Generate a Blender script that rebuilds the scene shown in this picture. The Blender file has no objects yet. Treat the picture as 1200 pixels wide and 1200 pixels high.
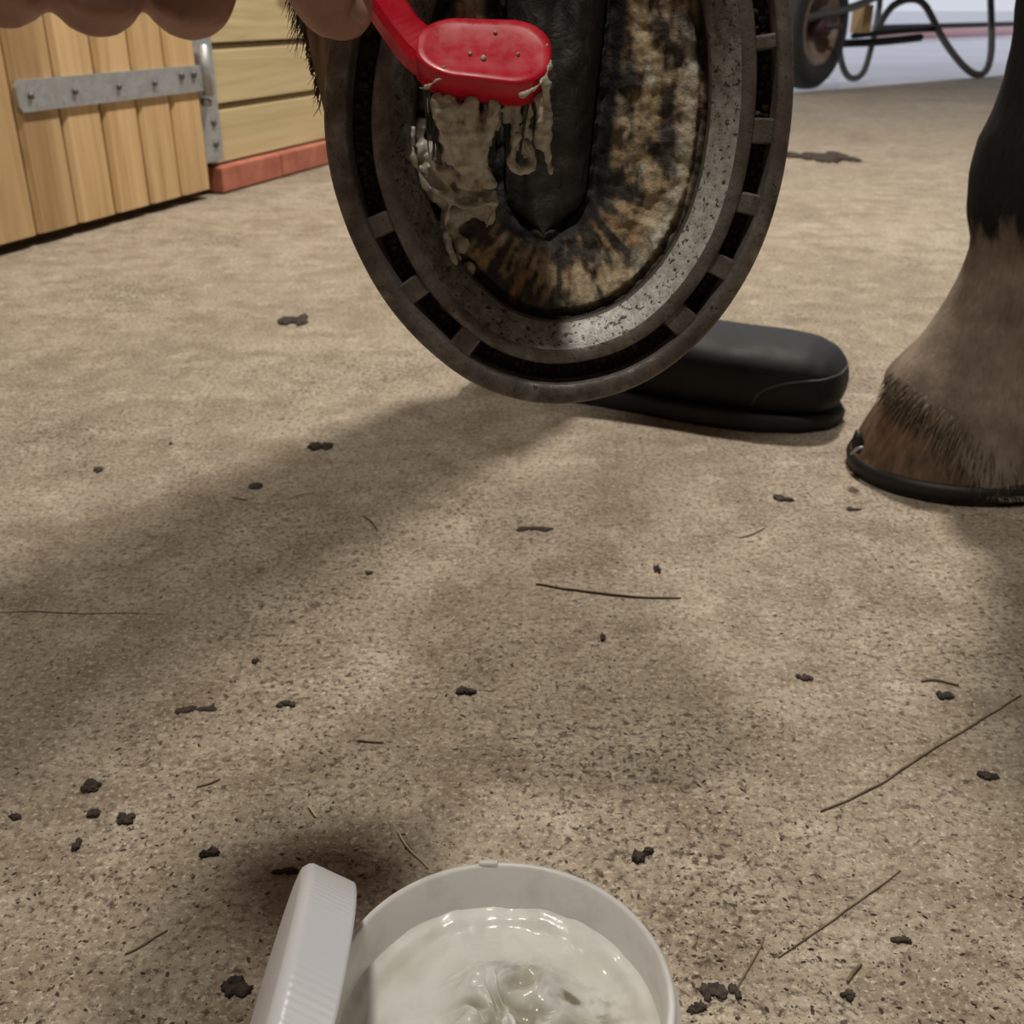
import bpy, bmesh, math, random
from mathutils import Vector, Matrix, noise, Quaternion
R = math.radians
rnd = random.Random(7)
C = bpy.context.scene.collection

# ------------------------------------------------------------------ camera
CAMH, PITCH, FPX = 0.30, R(25.3), 1250.0
cam_d = bpy.data.cameras.new('camera'); cam = bpy.data.objects.new('camera', cam_d); C.objects.link(cam)
cam.location = (0, 0, CAMH); cam.rotation_euler = (R(90) - PITCH, 0, 0)
cam_d.sensor_width = 36; cam_d.lens = FPX / 1200 * 36; cam_d.clip_start = 0.01; cam_d.clip_end = 400
cam_d.dof.use_dof = True; cam_d.dof.focus_distance = 0.33; cam_d.dof.aperture_fstop = 30
bpy.context.scene.camera = cam

# ------------------------------------------------------------------ world (overcast daylight outside the barn) and exposure
w = bpy.data.worlds.new('world'); bpy.context.scene.world = w; w.use_nodes = True
bgn = w.node_tree.nodes['Background']; bgn.inputs[0].default_value = (0.86, 0.90, 1.0, 1); bgn.inputs[1].default_value = .86
vs = bpy.context.scene.view_settings
vs.view_transform = 'Standard'; vs.look = 'None'; vs.exposure = -0.2; vs.gamma = 1; vs.use_curve_mapping = False
bpy.context.scene.cycles.max_bounces = 8
LAMP_BACK, LAMP_FRONT = 96.0, 33.0          # watts of the two barn lamps

# ------------------------------------------------------------------ helpers
def ray(u, v):
    a = (u - 600) / FPX; b = (v - 600) / FPX
    return Vector((a, math.cos(PITCH) - b * math.sin(PITCH), -math.sin(PITCH) - b * math.cos(PITCH)))
def at(u, v, depth): return Vector((0, 0, CAMH)) + ray(u, v) * depth
def ground(u, v, z=0.0):
    r = ray(u, v); return Vector((0, 0, CAMH)) + r * ((z - CAMH) / r.z)
def at_y(u, v, y):
    r = ray(u, v); return Vector((0, 0, CAMH)) + r * (y / r.y)

def mat(name, base=(.5, .5, .5), rough=.6, metal=0, build=None, spec=.5, sss=0):
    m = bpy.data.materials.new(name); m.use_nodes = True
    nt = m.node_tree; b = nt.nodes['Principled BSDF']
    b.inputs['Base Color'].default_value = (*base, 1); b.inputs['Roughness'].default_value = rough
    b.inputs['Metallic'].default_value = metal; b.inputs['Specular IOR Level'].default_value = spec
    if sss:
        b.inputs['Subsurface Weight'].default_value = sss; b.inputs['Subsurface Scale'].default_value = .004
        b.inputs['Subsurface Radius'].default_value = (1, .5, .3)
    if build: build(N(nt, b))
    return m
class N:
    def __init__(s, nt, b): s.nt = nt; s.b = b; s.tc = None
    def new(s, t, **k):
        n = s.nt.nodes.new(t)
        for a, v in k.items(): setattr(n, a, v)
        return n
    def link(s, a, b): s.nt.links.new(a, b)
    def coord(s, scale=(1, 1, 1), loc=(0, 0, 0), rot=(0, 0, 0)):
        if not s.tc: s.tc = s.new('ShaderNodeTexCoord')
        m = s.new('ShaderNodeMapping'); m.inputs['Scale'].default_value = scale; m.inputs['Location'].default_value = loc; m.inputs['Rotation'].default_value = rot
        s.link(s.tc.outputs['Object'], m.inputs[0]); return m.outputs[0]
    def noise(s, vec, scale, detail=4, rough=.55, dist=0):
        n = s.new('ShaderNodeTexNoise'); n.inputs['Scale'].default_value = scale; n.inputs['Detail'].default_value = detail
        n.inputs['Roughness'].default_value = rough; n.inputs['Distortion'].default_value = dist
        s.link(vec, n.inputs['Vector']); return n.outputs['Fac']
    def voro(s, vec, scale, out='Distance'):
        n = s.new('ShaderNodeTexVoronoi'); n.inputs['Scale'].default_value = scale; s.link(vec, n.inputs['Vector']); return n.outputs[out]
    def ramp(s, fac, stops):
        n = s.new('ShaderNodeValToRGB'); e = n.color_ramp.elements
        while len(e) < len(stops): e.new(.5)
        for i, (p, c) in enumerate(stops):
            e[i].position = p; e[i].color = (*c, 1) if isinstance(c, tuple) else (c, c, c, 1)
        s.link(fac, n.inputs[0]); return n.outputs[0]
    def mix(s, fac, a, b, mode='MIX'):
        n = s.new('ShaderNodeMix', data_type='RGBA', blend_type=mode)
        for sock, v in ((n.inputs[0], fac), (n.inputs[6], a), (n.inputs[7], b)):
            if isinstance(v, (int, float)): sock.default_value = v
            elif isinstance(v, tuple): sock.default_value = (*v, 1)
            else: s.link(v, sock)
        return n.outputs[2]
    def math(s, op, a, b=0.0):
        n = s.new('ShaderNodeMath', operation=op)
        for sock, v in ((n.inputs[0], a), (n.inputs[1], b)):
            if isinstance(v, (int, float)): sock.default_value = v
            else: s.link(v, sock)
        return n.outputs[0]
    def attr(s, name):
        n = s.new('ShaderNodeAttribute'); n.attribute_name = name; return n
    def base(s, c): s.link(c, s.b.inputs['Base Color'])
    def rough(s, f): s.link(f, s.b.inputs['Roughness'])
    def bump(s, f, strength=.5, dist=.001):
        n = s.new('ShaderNodeBump'); n.inputs['Strength'].default_value = strength; n.inputs['Distance'].default_value = dist
        s.link(f, n.inputs['Height']); s.link(n.outputs[0], s.b.inputs['Normal'])

def mesh(name, verts, faces, m=None, parent=None, smooth=True):
    me = bpy.data.meshes.new(name); me.from_pydata([tuple(v) for v in verts], [], faces); me.update()
    if smooth: me.polygons.foreach_set('use_smooth', [True] * len(me.polygons))
    return link(name, me, m, parent)
def link(name, me, m=None, parent=None):
    o = bpy.data.objects.new(name, me); C.objects.link(o)
    if m and not me.materials: me.materials.append(m)
    if parent:
        o.parent = parent
        o.matrix_parent_inverse = world_of(parent).inverted()
    return o
def world_of(o): return (world_of(o.parent) @ o.matrix_parent_inverse @ o.matrix_basis) if o.parent else o.matrix_basis.copy()
def empty(name, loc): o = bpy.data.objects.new(name, None); o.location = loc; o.empty_display_size = .02; C.objects.link(o); return o
def tag(o, label=None, cat=None, group=None, kind=None):
    for k, v in (('label', label), ('category', cat), ('group', group), ('kind', kind)):
        if v: o[k] = v
    return o
class MB:
    def __init__(s): s.v = []; s.f = []
    def add(s, v, f): n = len(s.v); s.v += [Vector(q) for q in v]; s.f += [tuple(i + n for i in q) for q in f]; return s
    def box(s, c, ax, hs):       # centre, three axes, half sizes
        v = [Vector(c) + ax[0] * (i * hs[0]) + ax[1] * (j * hs[1]) + ax[2] * (k * hs[2]) for i in (-1, 1) for j in (-1, 1) for k in (-1, 1)]
        return s.add(v, [(0, 1, 3, 2), (4, 6, 7, 5), (0, 4, 5, 1), (2, 3, 7, 6), (0, 2, 6, 4), (1, 5, 7, 3)])
    def loft(s, rings, closed=False, caps=True):
        n = len(rings[0]); v = [q for r in rings for q in r]; f = []
        k = len(rings)
        for i in range(k if closed else k - 1):
            for j in range(n):
                a = i * n + j; b = i * n + (j + 1) % n; c = ((i + 1) % k) * n + (j + 1) % n; d = ((i + 1) % k) * n + j
                f.append((a, b, c, d))
        if caps and not closed: f.append(tuple(reversed(range(n)))); f.append(tuple((k - 1) * n + j for j in range(n)))
        return s.add(v, f)
    def tube(s, pts, rad, seg=10, closed=False, flat=1.0, round_end=False):
        pts = [Vector(p) for p in pts]
        rad = list(rad) if isinstance(rad, (list, tuple)) else [rad] * len(pts)
        if round_end:
            d0 = (pts[0] - pts[1]).normalized(); d1 = (pts[-1] - pts[-2]).normalized(); p2 = []; r2 = []
            for a in (85, 60, 30): p2.append(pts[0] + d0 * rad[0] * math.sin(R(a))); r2.append(rad[0] * math.cos(R(a)))
            p2 += pts; r2 += rad
            for a in (30, 60, 85): p2.append(pts[-1] + d1 * rad[-1] * math.sin(R(a))); r2.append(rad[-1] * math.cos(R(a)))
            pts, rad = p2, r2
        k = len(pts); rings = []; prev = None
        for i in range(k):
            t = (pts[(i + 1) % k] - pts[i - 1]) if closed else (pts[min(i + 1, k - 1)] - pts[max(i - 1, 0)])
            t.normalize()
            if prev is None: a = t.orthogonal().normalized()
            else: a = (prev - t * prev.dot(t)).normalized()
            prev = a; b = t.cross(a)
            rings.append([pts[i] + (a * math.cos(2 * math.pi * j / seg) + b * flat * math.sin(2 * math.pi * j / seg)) * rad[i] for j in range(seg)])
        return s.loft(rings, closed)
    def lump(s, c, r, rng, sub=1, amp=.3, squash=(1, 1, 1), axes=None):
        bm = bmesh.new(); bmesh.ops.create_icosphere(bm, subdivisions=sub, radius=1)
        off = Vector((rng.random() * 50, rng.random() * 50, rng.random() * 50)); vs = []
        for q in bm.verts:
            p = q.co * (1 + amp * noise.noise(q.co * 1.7 + off) + amp * .6 * noise.noise(q.co * 4.5 + off)); p = Vector((p.x * squash[0], p.y * squash[1], p.z * squash[2])) * r
            if axes: p = axes[0] * p.x + axes[1] * p.y + axes[2] * p.z
            vs.append(Vector(c) + p)
        f = [tuple(x.index for x in q.verts) for q in bm.faces]; bm.free(); return s.add(vs, f)
    def build(s, name, m=None, parent=None, smooth=True): return mesh(name, s.v, s.f, m, parent, smooth)

def catmull(pts, n):
    pts = [Vector(p) for p in pts]; out = []; k = len(pts)
    for i in range(n):
        t = i / (n - 1) * (k - 1); j = min(int(t), k - 2); x = t - j
        p0 = pts[max(j - 1, 0)]; p1 = pts[j]; p2 = pts[j + 1]; p3 = pts[min(j + 2, k - 1)]
        out.append(.5 * ((2 * p1) + (p2 - p0) * x + (2 * p0 - 5 * p1 + 4 * p2 - p3) * x * x + (3 * p1 - p0 - 3 * p2 + p3) * x ** 3))
    return out
def lerp_list(vals, n):
    k = len(vals); o = []
    for i in range(n):
        t = i / (n - 1) * (k - 1); j = min(int(t), k - 2); o.append(vals[j] + (vals[j + 1] - vals[j]) * (t - j))
    return o
def remeshed(mb, voxel, smooth=4, disp=None):
    """fuse overlapping shapes into one skin; returns a mesh datablock"""
    o = mb.build('tmp'); md = o.modifiers.new('r', 'REMESH'); md.mode = 'VOXEL'; md.voxel_size = voxel
    if smooth: sm = o.modifiers.new('s', 'SMOOTH'); sm.iterations = smooth; sm.factor = .5
    dg = bpy.context.evaluated_depsgraph_get(); dg.update()
    me = bpy.data.meshes.new_from_object(o.evaluated_get(dg)); old = o.data
    bpy.data.objects.remove(o); bpy.data.meshes.remove(old)
    if disp:
        ns = [v.normal.copy() for v in me.vertices]
        for v, q in zip(me.vertices, ns): v.co += q * disp(v.co)
    me.materials.clear()
    me.polygons.foreach_set('use_smooth', [True] * len(me.polygons)); me.update(); return me
def bevel(o, width, seg=2):
    bm = bmesh.new(); bm.from_mesh(o.data)
    bmesh.ops.bevel(bm, geom=bm.edges[:], offset=width, segments=seg, affect='EDGES', profile=.6); bm.to_mesh(o.data); bm.free(); return o
def colour_attr(o, fn, name='tint'):
    a = o.data.attributes.new(name, 'FLOAT_COLOR', 'POINT')
    for i, v in enumerate(o.data.vertices): a.data[i].color = (*fn(v.co), 1)

# ------------------------------------------------------------------ materials
def m_floor(n):
    c = n.coord()
    col = n.ramp(n.noise(c, 2.1, 6, .62, .5), [(.34, (.285, .235, .175)), (.52, (.37, .315, .242)), (.68, (.44, .385, .305))])
    mid = n.noise(c, 22, 6, .68)
    col = n.mix(n.ramp(mid, [(.38, .8), (.56, .0)]), col, (.22, .172, .118))
    col = n.mix(n.ramp(n.noise(n.coord(loc=(5, 5, 1)), 34, 5, .65), [(.52, .0), (.70, .7)]), col, (.53, .465, .37))
    fine = n.noise(c, 260, 6, .75)
    col = n.mix(n.ramp(fine, [(.37, .9), (.52, .0)]), col, (.12, .092, .066))
    col = n.mix(n.ramp(n.noise(n.coord(loc=(9, 4, 2)), 420, 4, .65), [(.54, .0), (.68, .7)]), col, (.64, .57, .47))
    # soaked-in dark grit, denser where the floor is dirtiest
    dens = n.math('MULTIPLY', n.math('SUBTRACT', n.noise(n.coord(loc=(7, 2, 5)), 6, 4, .6), .5), .30)
    sp = n.math('ADD', n.noise(n.coord(loc=(1, 8, 3)), 300, 4, .6, .4), dens)
    col = n.mix(n.ramp(sp, [(.59, .0), (.66, .88)]), col, (.055, .040, .028))
    sp2 = n.math('ADD', n.noise(n.coord(loc=(4, 1, 6)), 110, 5, .7, .5), dens)
    col = n.mix(n.ramp(sp2, [(.61, .0), (.69, .8)]), col, (.07, .051, .036))
    n.base(col)
    h = n.math('ADD', n.noise(c, 110, 7, .72), n.math('MULTIPLY', fine, .7))
    n.bump(h, .8, .0024)
    n.rough(n.ramp(mid, [(.3, .66), (.7, .9)]))
M_FLOOR = mat('stable_concrete', rough=.8, build=m_floor, spec=.3)
def m_yard(n):
    c = n.coord(); n.base(n.ramp(n.noise(c, 1.2, 5, .6), [(.3, (.62, .62, .66)), (.7, (.78, .77, .80))])); n.bump(n.noise(c, 60, 4), .3, .004)
M_YARD = mat('yard_concrete', rough=.8, build=m_yard)
def wood(c1, c2, c3, gscale, axis):
    def f(n):
        oi = n.new('ShaderNodeObjectInfo'); sc = [gscale * .06] * 3
        for i in range(3):
            if i != axis: sc[i] = gscale
        if not n.tc: n.tc = n.new('ShaderNodeTexCoord')
        add = n.new('ShaderNodeVectorMath', operation='MULTIPLY_ADD'); add.inputs[1].default_value = (1, 1, 1)
        cmb = n.new('ShaderNodeCombineXYZ')
        for i in range(3): n.link(n.math('MULTIPLY', oi.outputs['Random'], 37.0 + i * 11), cmb.inputs[i])
        n.link(n.tc.outputs['Object'], add.inputs[0]); n.link(cmb.outputs[0], add.inputs[2])
        mp = n.new('ShaderNodeMapping'); mp.inputs['Scale'].default_value = sc; n.link(add.outputs[0], mp.inputs[0])
        g = n.noise(mp.outputs[0], 1.0, 5, .6, 1.2)
        col = n.ramp(g, [(.3, c1), (.5, c2), (.72, c3)])
        tone = n.ramp(oi.outputs['Random'], [(0, .82), (1, 1.06)])
        col = n.mix(1.0, col, tone, 'MULTIPLY')
        mp2 = n.new('ShaderNodeMapping'); s2 = [9.0] * 3; s2[axis] = 5.0; mp2.inputs['Scale'].default_value = s2; n.link(add.outputs[0], mp2.inputs[0])
        k = n.voro(mp2.outputs[0], 1.0)
        col = n.mix(n.ramp(k, [(.07, .8), (.17, .0)]), col, (.17, .09, .04))
        n.base(col); n.bump(g, .25, .001)
    return f
M_DOOR = mat('door_pine', rough=.6, build=wood((.40, .245, .105), (.56, .37, .18), (.66, .46, .245), 30, 2))
M_BOARD = mat('board_timber', rough=.7, build=wood((.38, .29, .15), (.50, .40, .22), (.58, .47, .28), 24, 0))
def m_galv(n):
    c = n.coord(); n.base(n.ramp(n.voro(c, 120, 'Color'), [(0, (.34, .35, .36)), (1, (.46, .47, .48))])); n.bump(n.noise(c, 200, 3), .15, .0006)
    n.rough(n.ramp(n.noise(c, 60, 3), [(.3, .4), (.7, .6)]))
M_GALV = mat('galvanised_steel', metal=.55, rough=.5, build=m_galv)
M_BOLT = mat('bolt_steel', (.16, .15, .14), .5, .7)
def m_brick(n):
    c = n.coord(); n.base(n.ramp(n.noise(c, 25, 5), [(.3, (.33, .095, .06)), (.7, (.47, .17, .11))])); n.bump(n.noise(c, 120, 4), .4, .002)
M_BRICK = mat('red_painted_brick', rough=.8, build=m_brick)
M_DARK = mat('dark_void', (.02, .018, .015), .9)
M_MORTAR = mat('mortar', (.20, .13, .10), .9)
M_WALL = mat('plain_wall', (.24, .20, .16), .9)
M_ROOF = mat('roof_sheet', (.16, .155, .15), .8)

def m_shoe(n):
    c = n.coord()
    a = n.noise(c, 140, 6, .65); b = n.noise(n.coord(loc=(4, 2, 1)), 45, 4, .6)
    col = n.ramp(a, [(.28, (.055, .047, .04)), (.5, (.17, .155, .14)), (.72, (.33, .31, .285))])
    col = n.mix(n.ramp(b, [(.45, .0), (.7, .55)]), col, (.085, .062, .045))
    pit = n.noise(n.coord(loc=(2, 7, 3)), 800, 4, .65)
    col = n.mix(n.ramp(pit, [(.60, .0), (.68, .85)]), col, (.025, .02, .016))
    n.base(col); n.rough(n.ramp(a, [(.3, .68), (.7, .42)])); n.bump(n.math('ADD', a, n.math('MULTIPLY', pit, -.6)), .55, .0007)
    n.link(n.ramp(a, [(.3, .15), (.6, .6)]), n.b.inputs['Metallic'])
M_SHOE = mat('worn_shoe_metal', metal=.5, rough=.55, build=m_shoe)
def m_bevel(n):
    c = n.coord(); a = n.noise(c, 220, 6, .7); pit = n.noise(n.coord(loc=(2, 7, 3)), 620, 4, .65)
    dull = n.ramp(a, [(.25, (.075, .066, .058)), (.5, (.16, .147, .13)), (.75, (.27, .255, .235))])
    silvery = n.ramp(a, [(.25, (.33, .32, .30)), (.5, (.60, .585, .55)), (.75, (.84, .82, .78))])
    # bevel colour turns silvery towards one side of the toe
    at_ = n.attr('toe_bright'); col = n.mix(n.math('ADD', at_.outputs['Fac'], n.math('MULTIPLY', n.math('SUBTRACT', a, .5), .5)), dull, silvery)
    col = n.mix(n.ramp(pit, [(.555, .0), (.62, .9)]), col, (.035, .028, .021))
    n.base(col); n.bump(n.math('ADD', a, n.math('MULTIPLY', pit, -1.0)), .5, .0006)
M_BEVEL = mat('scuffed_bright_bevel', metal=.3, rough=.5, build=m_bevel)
M_GROOVE = mat('packed_groove_dirt', (.02, .012, .009), .9)
def m_dirt(n):
    c = n.coord(); n.base(n.ramp(n.noise(c, 300, 4), [(.3, (.014, .009, .007)), (.55, (.045, .026, .019)), (.8, (.11, .075, .055))])); n.bump(n.noise(c, 500, 4), .8, .001)
M_DIRT = mat('brown_dirt', rough=.85, build=m_dirt)
def m_tint(bscale, bstr, bdist, tex=.5, tscale=260):
    def f(n):
        a = n.attr('tint').outputs['Color']; c = n.coord(); g = n.noise(c, tscale, 5, .65)
        n.base(n.mix(tex, a, n.ramp(g, [(.3, .35), (.55, 1.0), (.75, 1.5)]), 'MULTIPLY')); n.bump(n.noise(c, bscale, 5, .65), bstr, bdist)
    return f
M_SOLE = mat('sole_horn', rough=.72, build=m_tint(380, .8, .0012, .75, 300))
def m_frog(n):
    c = n.coord(); g = n.noise(c, 180, 6, .65, .5); n.base(n.ramp(g, [(.3, (.012, .011, .010)), (.55, (.038, .034, .030)), (.78, (.10, .088, .074))])); n.bump(g, .8, .0016)
M_FROG = mat('frog_horn', rough=.6, build=m_frog)
def m_hwall(n):
    c = n.coord(scale=(260, 260, 26)); g = n.noise(c, 1, 4, .6); n.base(n.ramp(g, [(.3, (.09, .06, .035)), (.55, (.30, .21, .12)), (.8, (.48, .36, .22))])); n.bump(g, .5, .0008)
M_HWALL = mat('hoof_wall_horn', rough=.6, build=m_hwall)
M_HAIR = mat('dark_hair', (.022, .018, .016), .65)
M_HAIRB = mat('brown_hair', (.13, .09, .06), .7)
M_BLACKCOAT = mat('black_coat', rough=.75, build=lambda n: (n.base(n.ramp(n.noise(n.coord(scale=(1, 1, .3)), 300, 3), [(.3, (.010, .010, .011)), (.8, (.028, .028, .030))]))))
def m_leg(n):
    c = n.coord(); sx = n.new('ShaderNodeSeparateXYZ'); n.link(c, sx.inputs[0])
    ed = n.noise(n.coord(scale=(70, 70, 9)), 1, 4, .6)
    z = n.math('ADD', sx.outputs[2], n.math('MULTIPLY', n.math('SUBTRACT', ed, .5), .07))
    hair = n.noise(n.coord(scale=(420, 420, 70)), 1, 4, .6)
    pale = n.ramp(n.noise(c, 26, 4, .6), [(.3, (.105, .077, .060)), (.52, (.20, .158, .122)), (.75, (.30, .25, .195))])
    pale = n.mix(.5, pale, n.ramp(hair, [(.3, .6), (.7, 1.25)]), 'MULTIPLY')
    blk = n.ramp(hair, [(.3, (.008, .008, .010)), (.8, (.02, .02, .024))])
    n.base(n.mix(n.ramp(z, [(.170, .0), (.178, 1.0)]), pale, blk)); n.bump(hair, .5, .001)
M_LEG = mat('white_sock_coat', rough=.85, build=m_leg, spec=.2)
def m_hoof2(n):
    c = n.coord(scale=(200, 200, 40)); g = n.noise(c, 1, 4, .6); n.base(n.ramp(g, [(.3, (.04, .025, .016)), (.55, (.115, .067, .038)), (.8, (.18, .11, .065))])); n.bump(g, .4, .0008)
M_HOOF2 = mat('brown_hoof_horn', rough=.6, build=m_hoof2)
M_SHOEDARK = mat('dark_shoe_steel', (.03, .028, .027), .55, .6)
def m_boot(n):
    c = n.coord(); g = n.noise(c, 24, 5, .6); n.base(n.mix(n.ramp(g, [(.5, .0), (.8, .4)]), (.011, .0115, .0115), (.06, .055, .05))); n.rough(n.ramp(g, [(.3, .5), (.7, .72)])); n.bump(n.noise(c, 160, 4), .2, .001)
M_BOOT = mat('black_rubber', rough=.5, build=m_boot, spec=.25)
M_BOOTSOLE = mat('black_boot_sole', (.016, .016, .016), .7)
M_TROUSER = mat('dark_navy_cloth', (.03, .034, .045), .9)
M_SEAM = mat('grey_rubber_seam', (.035, .035, .033), .5)
M_RED = mat('glossy_red_plastic', (.62, .009, .026), .28, build=lambda n: (n.base(n.ramp(n.noise(n.coord(), 90, 4), [(.3, (.54, .007, .024)), (.7, (.66, .011, .034))])), n.rough(n.ramp(n.noise(n.coord(), 160, 4), [(.35, .22), (.7, .45)]))))
def m_cream(n):
    c = n.coord(); g = n.noise(c, 190, 5, .65); n.base(n.ramp(g, [(.28, (.20, .175, .135)), (.46, (.43, .395, .325)), (.7, (.60, .565, .49))])); n.bump(n.noise(c, 500, 4), .35, .0006)
M_CREAM = mat('dirty_white_cream', rough=.38, build=m_cream)
M_BRISTLE = mat('grey_green_bristle', (.05, .06, .055), .5)
M_POT = mat('white_pot_plastic', (.86, .86, .85), .38, sss=.3, build=lambda n: n.base(n.ramp(n.noise(n.coord(), 70, 5, .6), [(.32, (.76, .755, .72)), (.5, (.86, .86, .85)), (.7, (.88, .88, .87))])))
M_LID = mat('white_lid_plastic', (.80, .83, .89), .35)
def m_paste(n):
    c = n.coord(); g = n.noise(c, 110, 5, .6); a = n.attr('tint').outputs['Color']
    n.base(n.mix(.6, a, n.ramp(g, [(.25, .86), (.5, 1.0)]), 'MULTIPLY')); n.bump(n.noise(c, 330, 4), .25, .0006)
M_PASTE = mat('thick_white_paste', rough=.22, build=m_paste)
M_SKIN = mat('skin', rough=.5, sss=.15, build=lambda n: (n.base(n.ramp(n.noise(n.coord(), 120, 5, .6), [(.3, (.30, .155, .115)), (.7, (.42, .235, .18))])), n.bump(n.noise(n.coord(), 700, 4), .3, .0006)))
M_NAIL = mat('finger_nail', (.40, .225, .18), .4)
M_SLEEVE = mat('dark_sleeve_cloth', (.05, .055, .07), .9)
M_TYRE = mat('black_tyre_rubber', (.022, .022, .022), .7)
M_RIM = mat('rusty_wheel_rim', rough=.6, build=lambda n: n.base(n.ramp(n.noise(n.coord(), 12, 4), [(.35, (.16, .10, .075)), (.65, (.26, .22, .19))])))
M_HUB = mat('dull_maroon_hub', (.05, .02, .026), .6)
M_TUBE = mat('grey_painted_tube', (.10, .10, .098), .5, .3)
M_TRAY = mat('dark_grey_tray', (.10, .105, .105), .6)
M_BLOCK = mat('yellow_timber', (.42, .27, .12), .7)
M_STRAW = mat('dull_straw', rough=.7, build=lambda n: n.base(n.ramp(n.noise(n.coord(), 90, 3), [(.35, (.065, .045, .028)), (.65, (.16, .12, .07))])))
M_STRAWPALE = mat('pale_straw', (.42, .36, .25), .7)
M_CLUMP = mat('dark_dirt_clump', rough=.9, build=lambda n: (n.base(n.ramp(n.noise(n.coord(), 240, 4), [(.3, (.012, .010, .008)), (.7, (.055, .040, .028))])), n.bump(n.noise(n.coord(), 400, 4), .8, .001)))
M_GRIT = mat('brown_grit', rough=.9, build=lambda n: n.base(n.ramp(n.noise(n.coord(), 130, 3), [(.35, (.030, .021, .015)), (.65, (.085, .062, .043))])))
M_LAMP = mat('lamp_housing', (.6, .6, .6), .5)

# ------------------------------------------------------------------ the barn: floor, yard, left wall, door, roof
QW = Vector((-.538, 1.922, 0)); DW = Vector((.302, .953, 0)).normalized(); NW = Vector((DW.y, -DW.x, 0)); ZZ = Vector((0, 0, 1))
def wp(s, h, out=0.0): return QW + DW * s + NW * out + ZZ * h          # along the wall, height, out into the aisle
END0, END1 = Vector((1.08, 4.45, 0)), Vector((2.2, 5.46, 0)); ED = (END1 - END0).normalized()
e0 = END0 - ED * 1.75; e1 = END0 + ED * 4.6
fl = [Vector((-3.5, -4, 0)), Vector((6, -4, 0)), e1, e0, wp(1.7, 0) - NW * 1.5, wp(-3, 0) - NW * 1.5]
fb = MB(); n_ = len(fl); fb.add(fl + [p - ZZ * .12 for p in fl], [tuple(range(n_)), tuple(reversed(range(n_, 2 * n_)))] + [(i, i + n_, (i + 1) % n_ + n_, (i + 1) % n_) for i in range(n_)])
floor = tag(fb.build('floor', M_FLOOR, smooth=False), 'tan concrete stable floor spattered with dark grit', 'floor', kind='structure')
yb = MB(); yb.box((4, 40, -.13), (Vector((1, 0, 0)), Vector((0, 1, 0)), ZZ), (70, 80, .11))
tag(yb.build('ground', M_YARD, smooth=False), 'bright pale yard outside the open end of the barn', 'ground', kind='structure')
cr = MB(); cr.tube([ground(u, v, -.0002) for u, v in ((-20, 719), (40, 717), (95, 720), (150, 719), (205, 721))], [.0004, .0006, .0006, .0005, .0002], 6)
cr.build('crack', M_DARK, floor)

wall = MB(); wall.box(wp(-1.2, 1.3, -.075), (DW, NW, ZZ), (3.1, .05, 1.3))
wall = tag(wall.build('wall_left', M_MORTAR, smooth=False), 'stable wall of horizontal timber boards over red brick footing', 'wall', kind='structure')
# door frame position: right edge of the door
S_D = -.002
def board_mesh(L, H, T=.018):
    b = MB(); prof = [(0, 0), (T, .0), (T, H * .03), (T * .8, H - .012), (T * .45, H - .004), (0, H)]
    rings = [[Vector((x, t, z)) for t, z in prof] for x in (0, L)]
    b.loft(rings); return b
bm_ = board_mesh(.86, .0955); board0 = None
WROT = Matrix((( DW.x, NW.x, 0), (DW.y, NW.y, 0), (0, 0, 1))).to_4x4()
def place(o, p): o.matrix_world = Matrix.Translation(p) @ WROT
def child_at(o, parent, p):
    o.parent = parent; o.matrix_parent_inverse = parent.matrix_basis.inverted(); o.matrix_basis = Matrix.Translation(p) @ WROT
board_me = None
for side, starts in ((1, (S_D + .05, S_D + .05 + .865)),):
    for k in range(12):
        for si, s0 in enumerate(starts):
            if board_me is None:
                o = bm_.build('board', M_BOARD, None, False); board_me = o.data
            else: o = bpy.data.objects.new('board', board_me); C.objects.link(o)
            child_at(o, wall, wp(s0 + (.0 if k % 2 == 0 else .0), .050 + k * .098, -.024))
brick_me = None
for k in range(8):
    if brick_me is None:
        b = MB(); b.box((.1075, .012, .021), (Vector((1, 0, 0)), Vector((0, 1, 0)), ZZ), (.1065, .022, .0215)); o = b.build('brick', M_BRICK, None, False); bevel(o, .003); brick_me = o.data
    else: o = bpy.data.objects.new('brick', brick_me); C.objects.link(o)
    child_at(o, wall, wp(S_D + .040 + k * .217, .003, -.018))
pb = MB(); pb.box(wp(S_D + .022, 1.1, -.018), (DW, NW, ZZ), (.022, .02, 1.04)); bevel(pb.build('post', M_BOARD, wall, False), .003)

door = empty('door_1', wp(-.35, .03)); tag(door, 'pine plank stable door with a galvanised strap hinge', 'door', kind='structure')
pl_me = None; PW = .088
for k in range(10):
    if pl_me is None:
        b = MB(); prof = [(-PW / 2 + .002, -.011), (PW / 2 - .002, -.011), (PW / 2 - .002, .006), (PW / 2 - .009, .011), (-PW / 2 + .009, .011), (-PW / 2 + .002, .006)]
        b.loft([[Vector((x, y, z)) for x, y in prof] for z in (0, 1.15)]); o = b.build('plank', M_DOOR, None, False); pl_me = o.data
    else: o = bpy.data.objects.new('plank', pl_me); C.objects.link(o)
    child_at(o, door, wp(S_D - PW * .42 - k * PW, .016, .004))
bk = MB(); bk.box(wp(S_D - .45, .62, -.02), (DW, NW, ZZ), (.445, .012, .58)); bk.build('backing_ledge', M_DARK, door, False)
st = MB(); prof = [(-.342, -.020), (-.348, -.012), (-.348, .012), (-.342, .020), (.11, .020), (.11, -.020)]
st.loft([[wp(S_D - .085 + x - .0, .194 + z, .0155 + y) for x, z in prof] for y in (0, .005)])
strap = st.build('hinge_strap', M_GALV, door, False)
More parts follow.
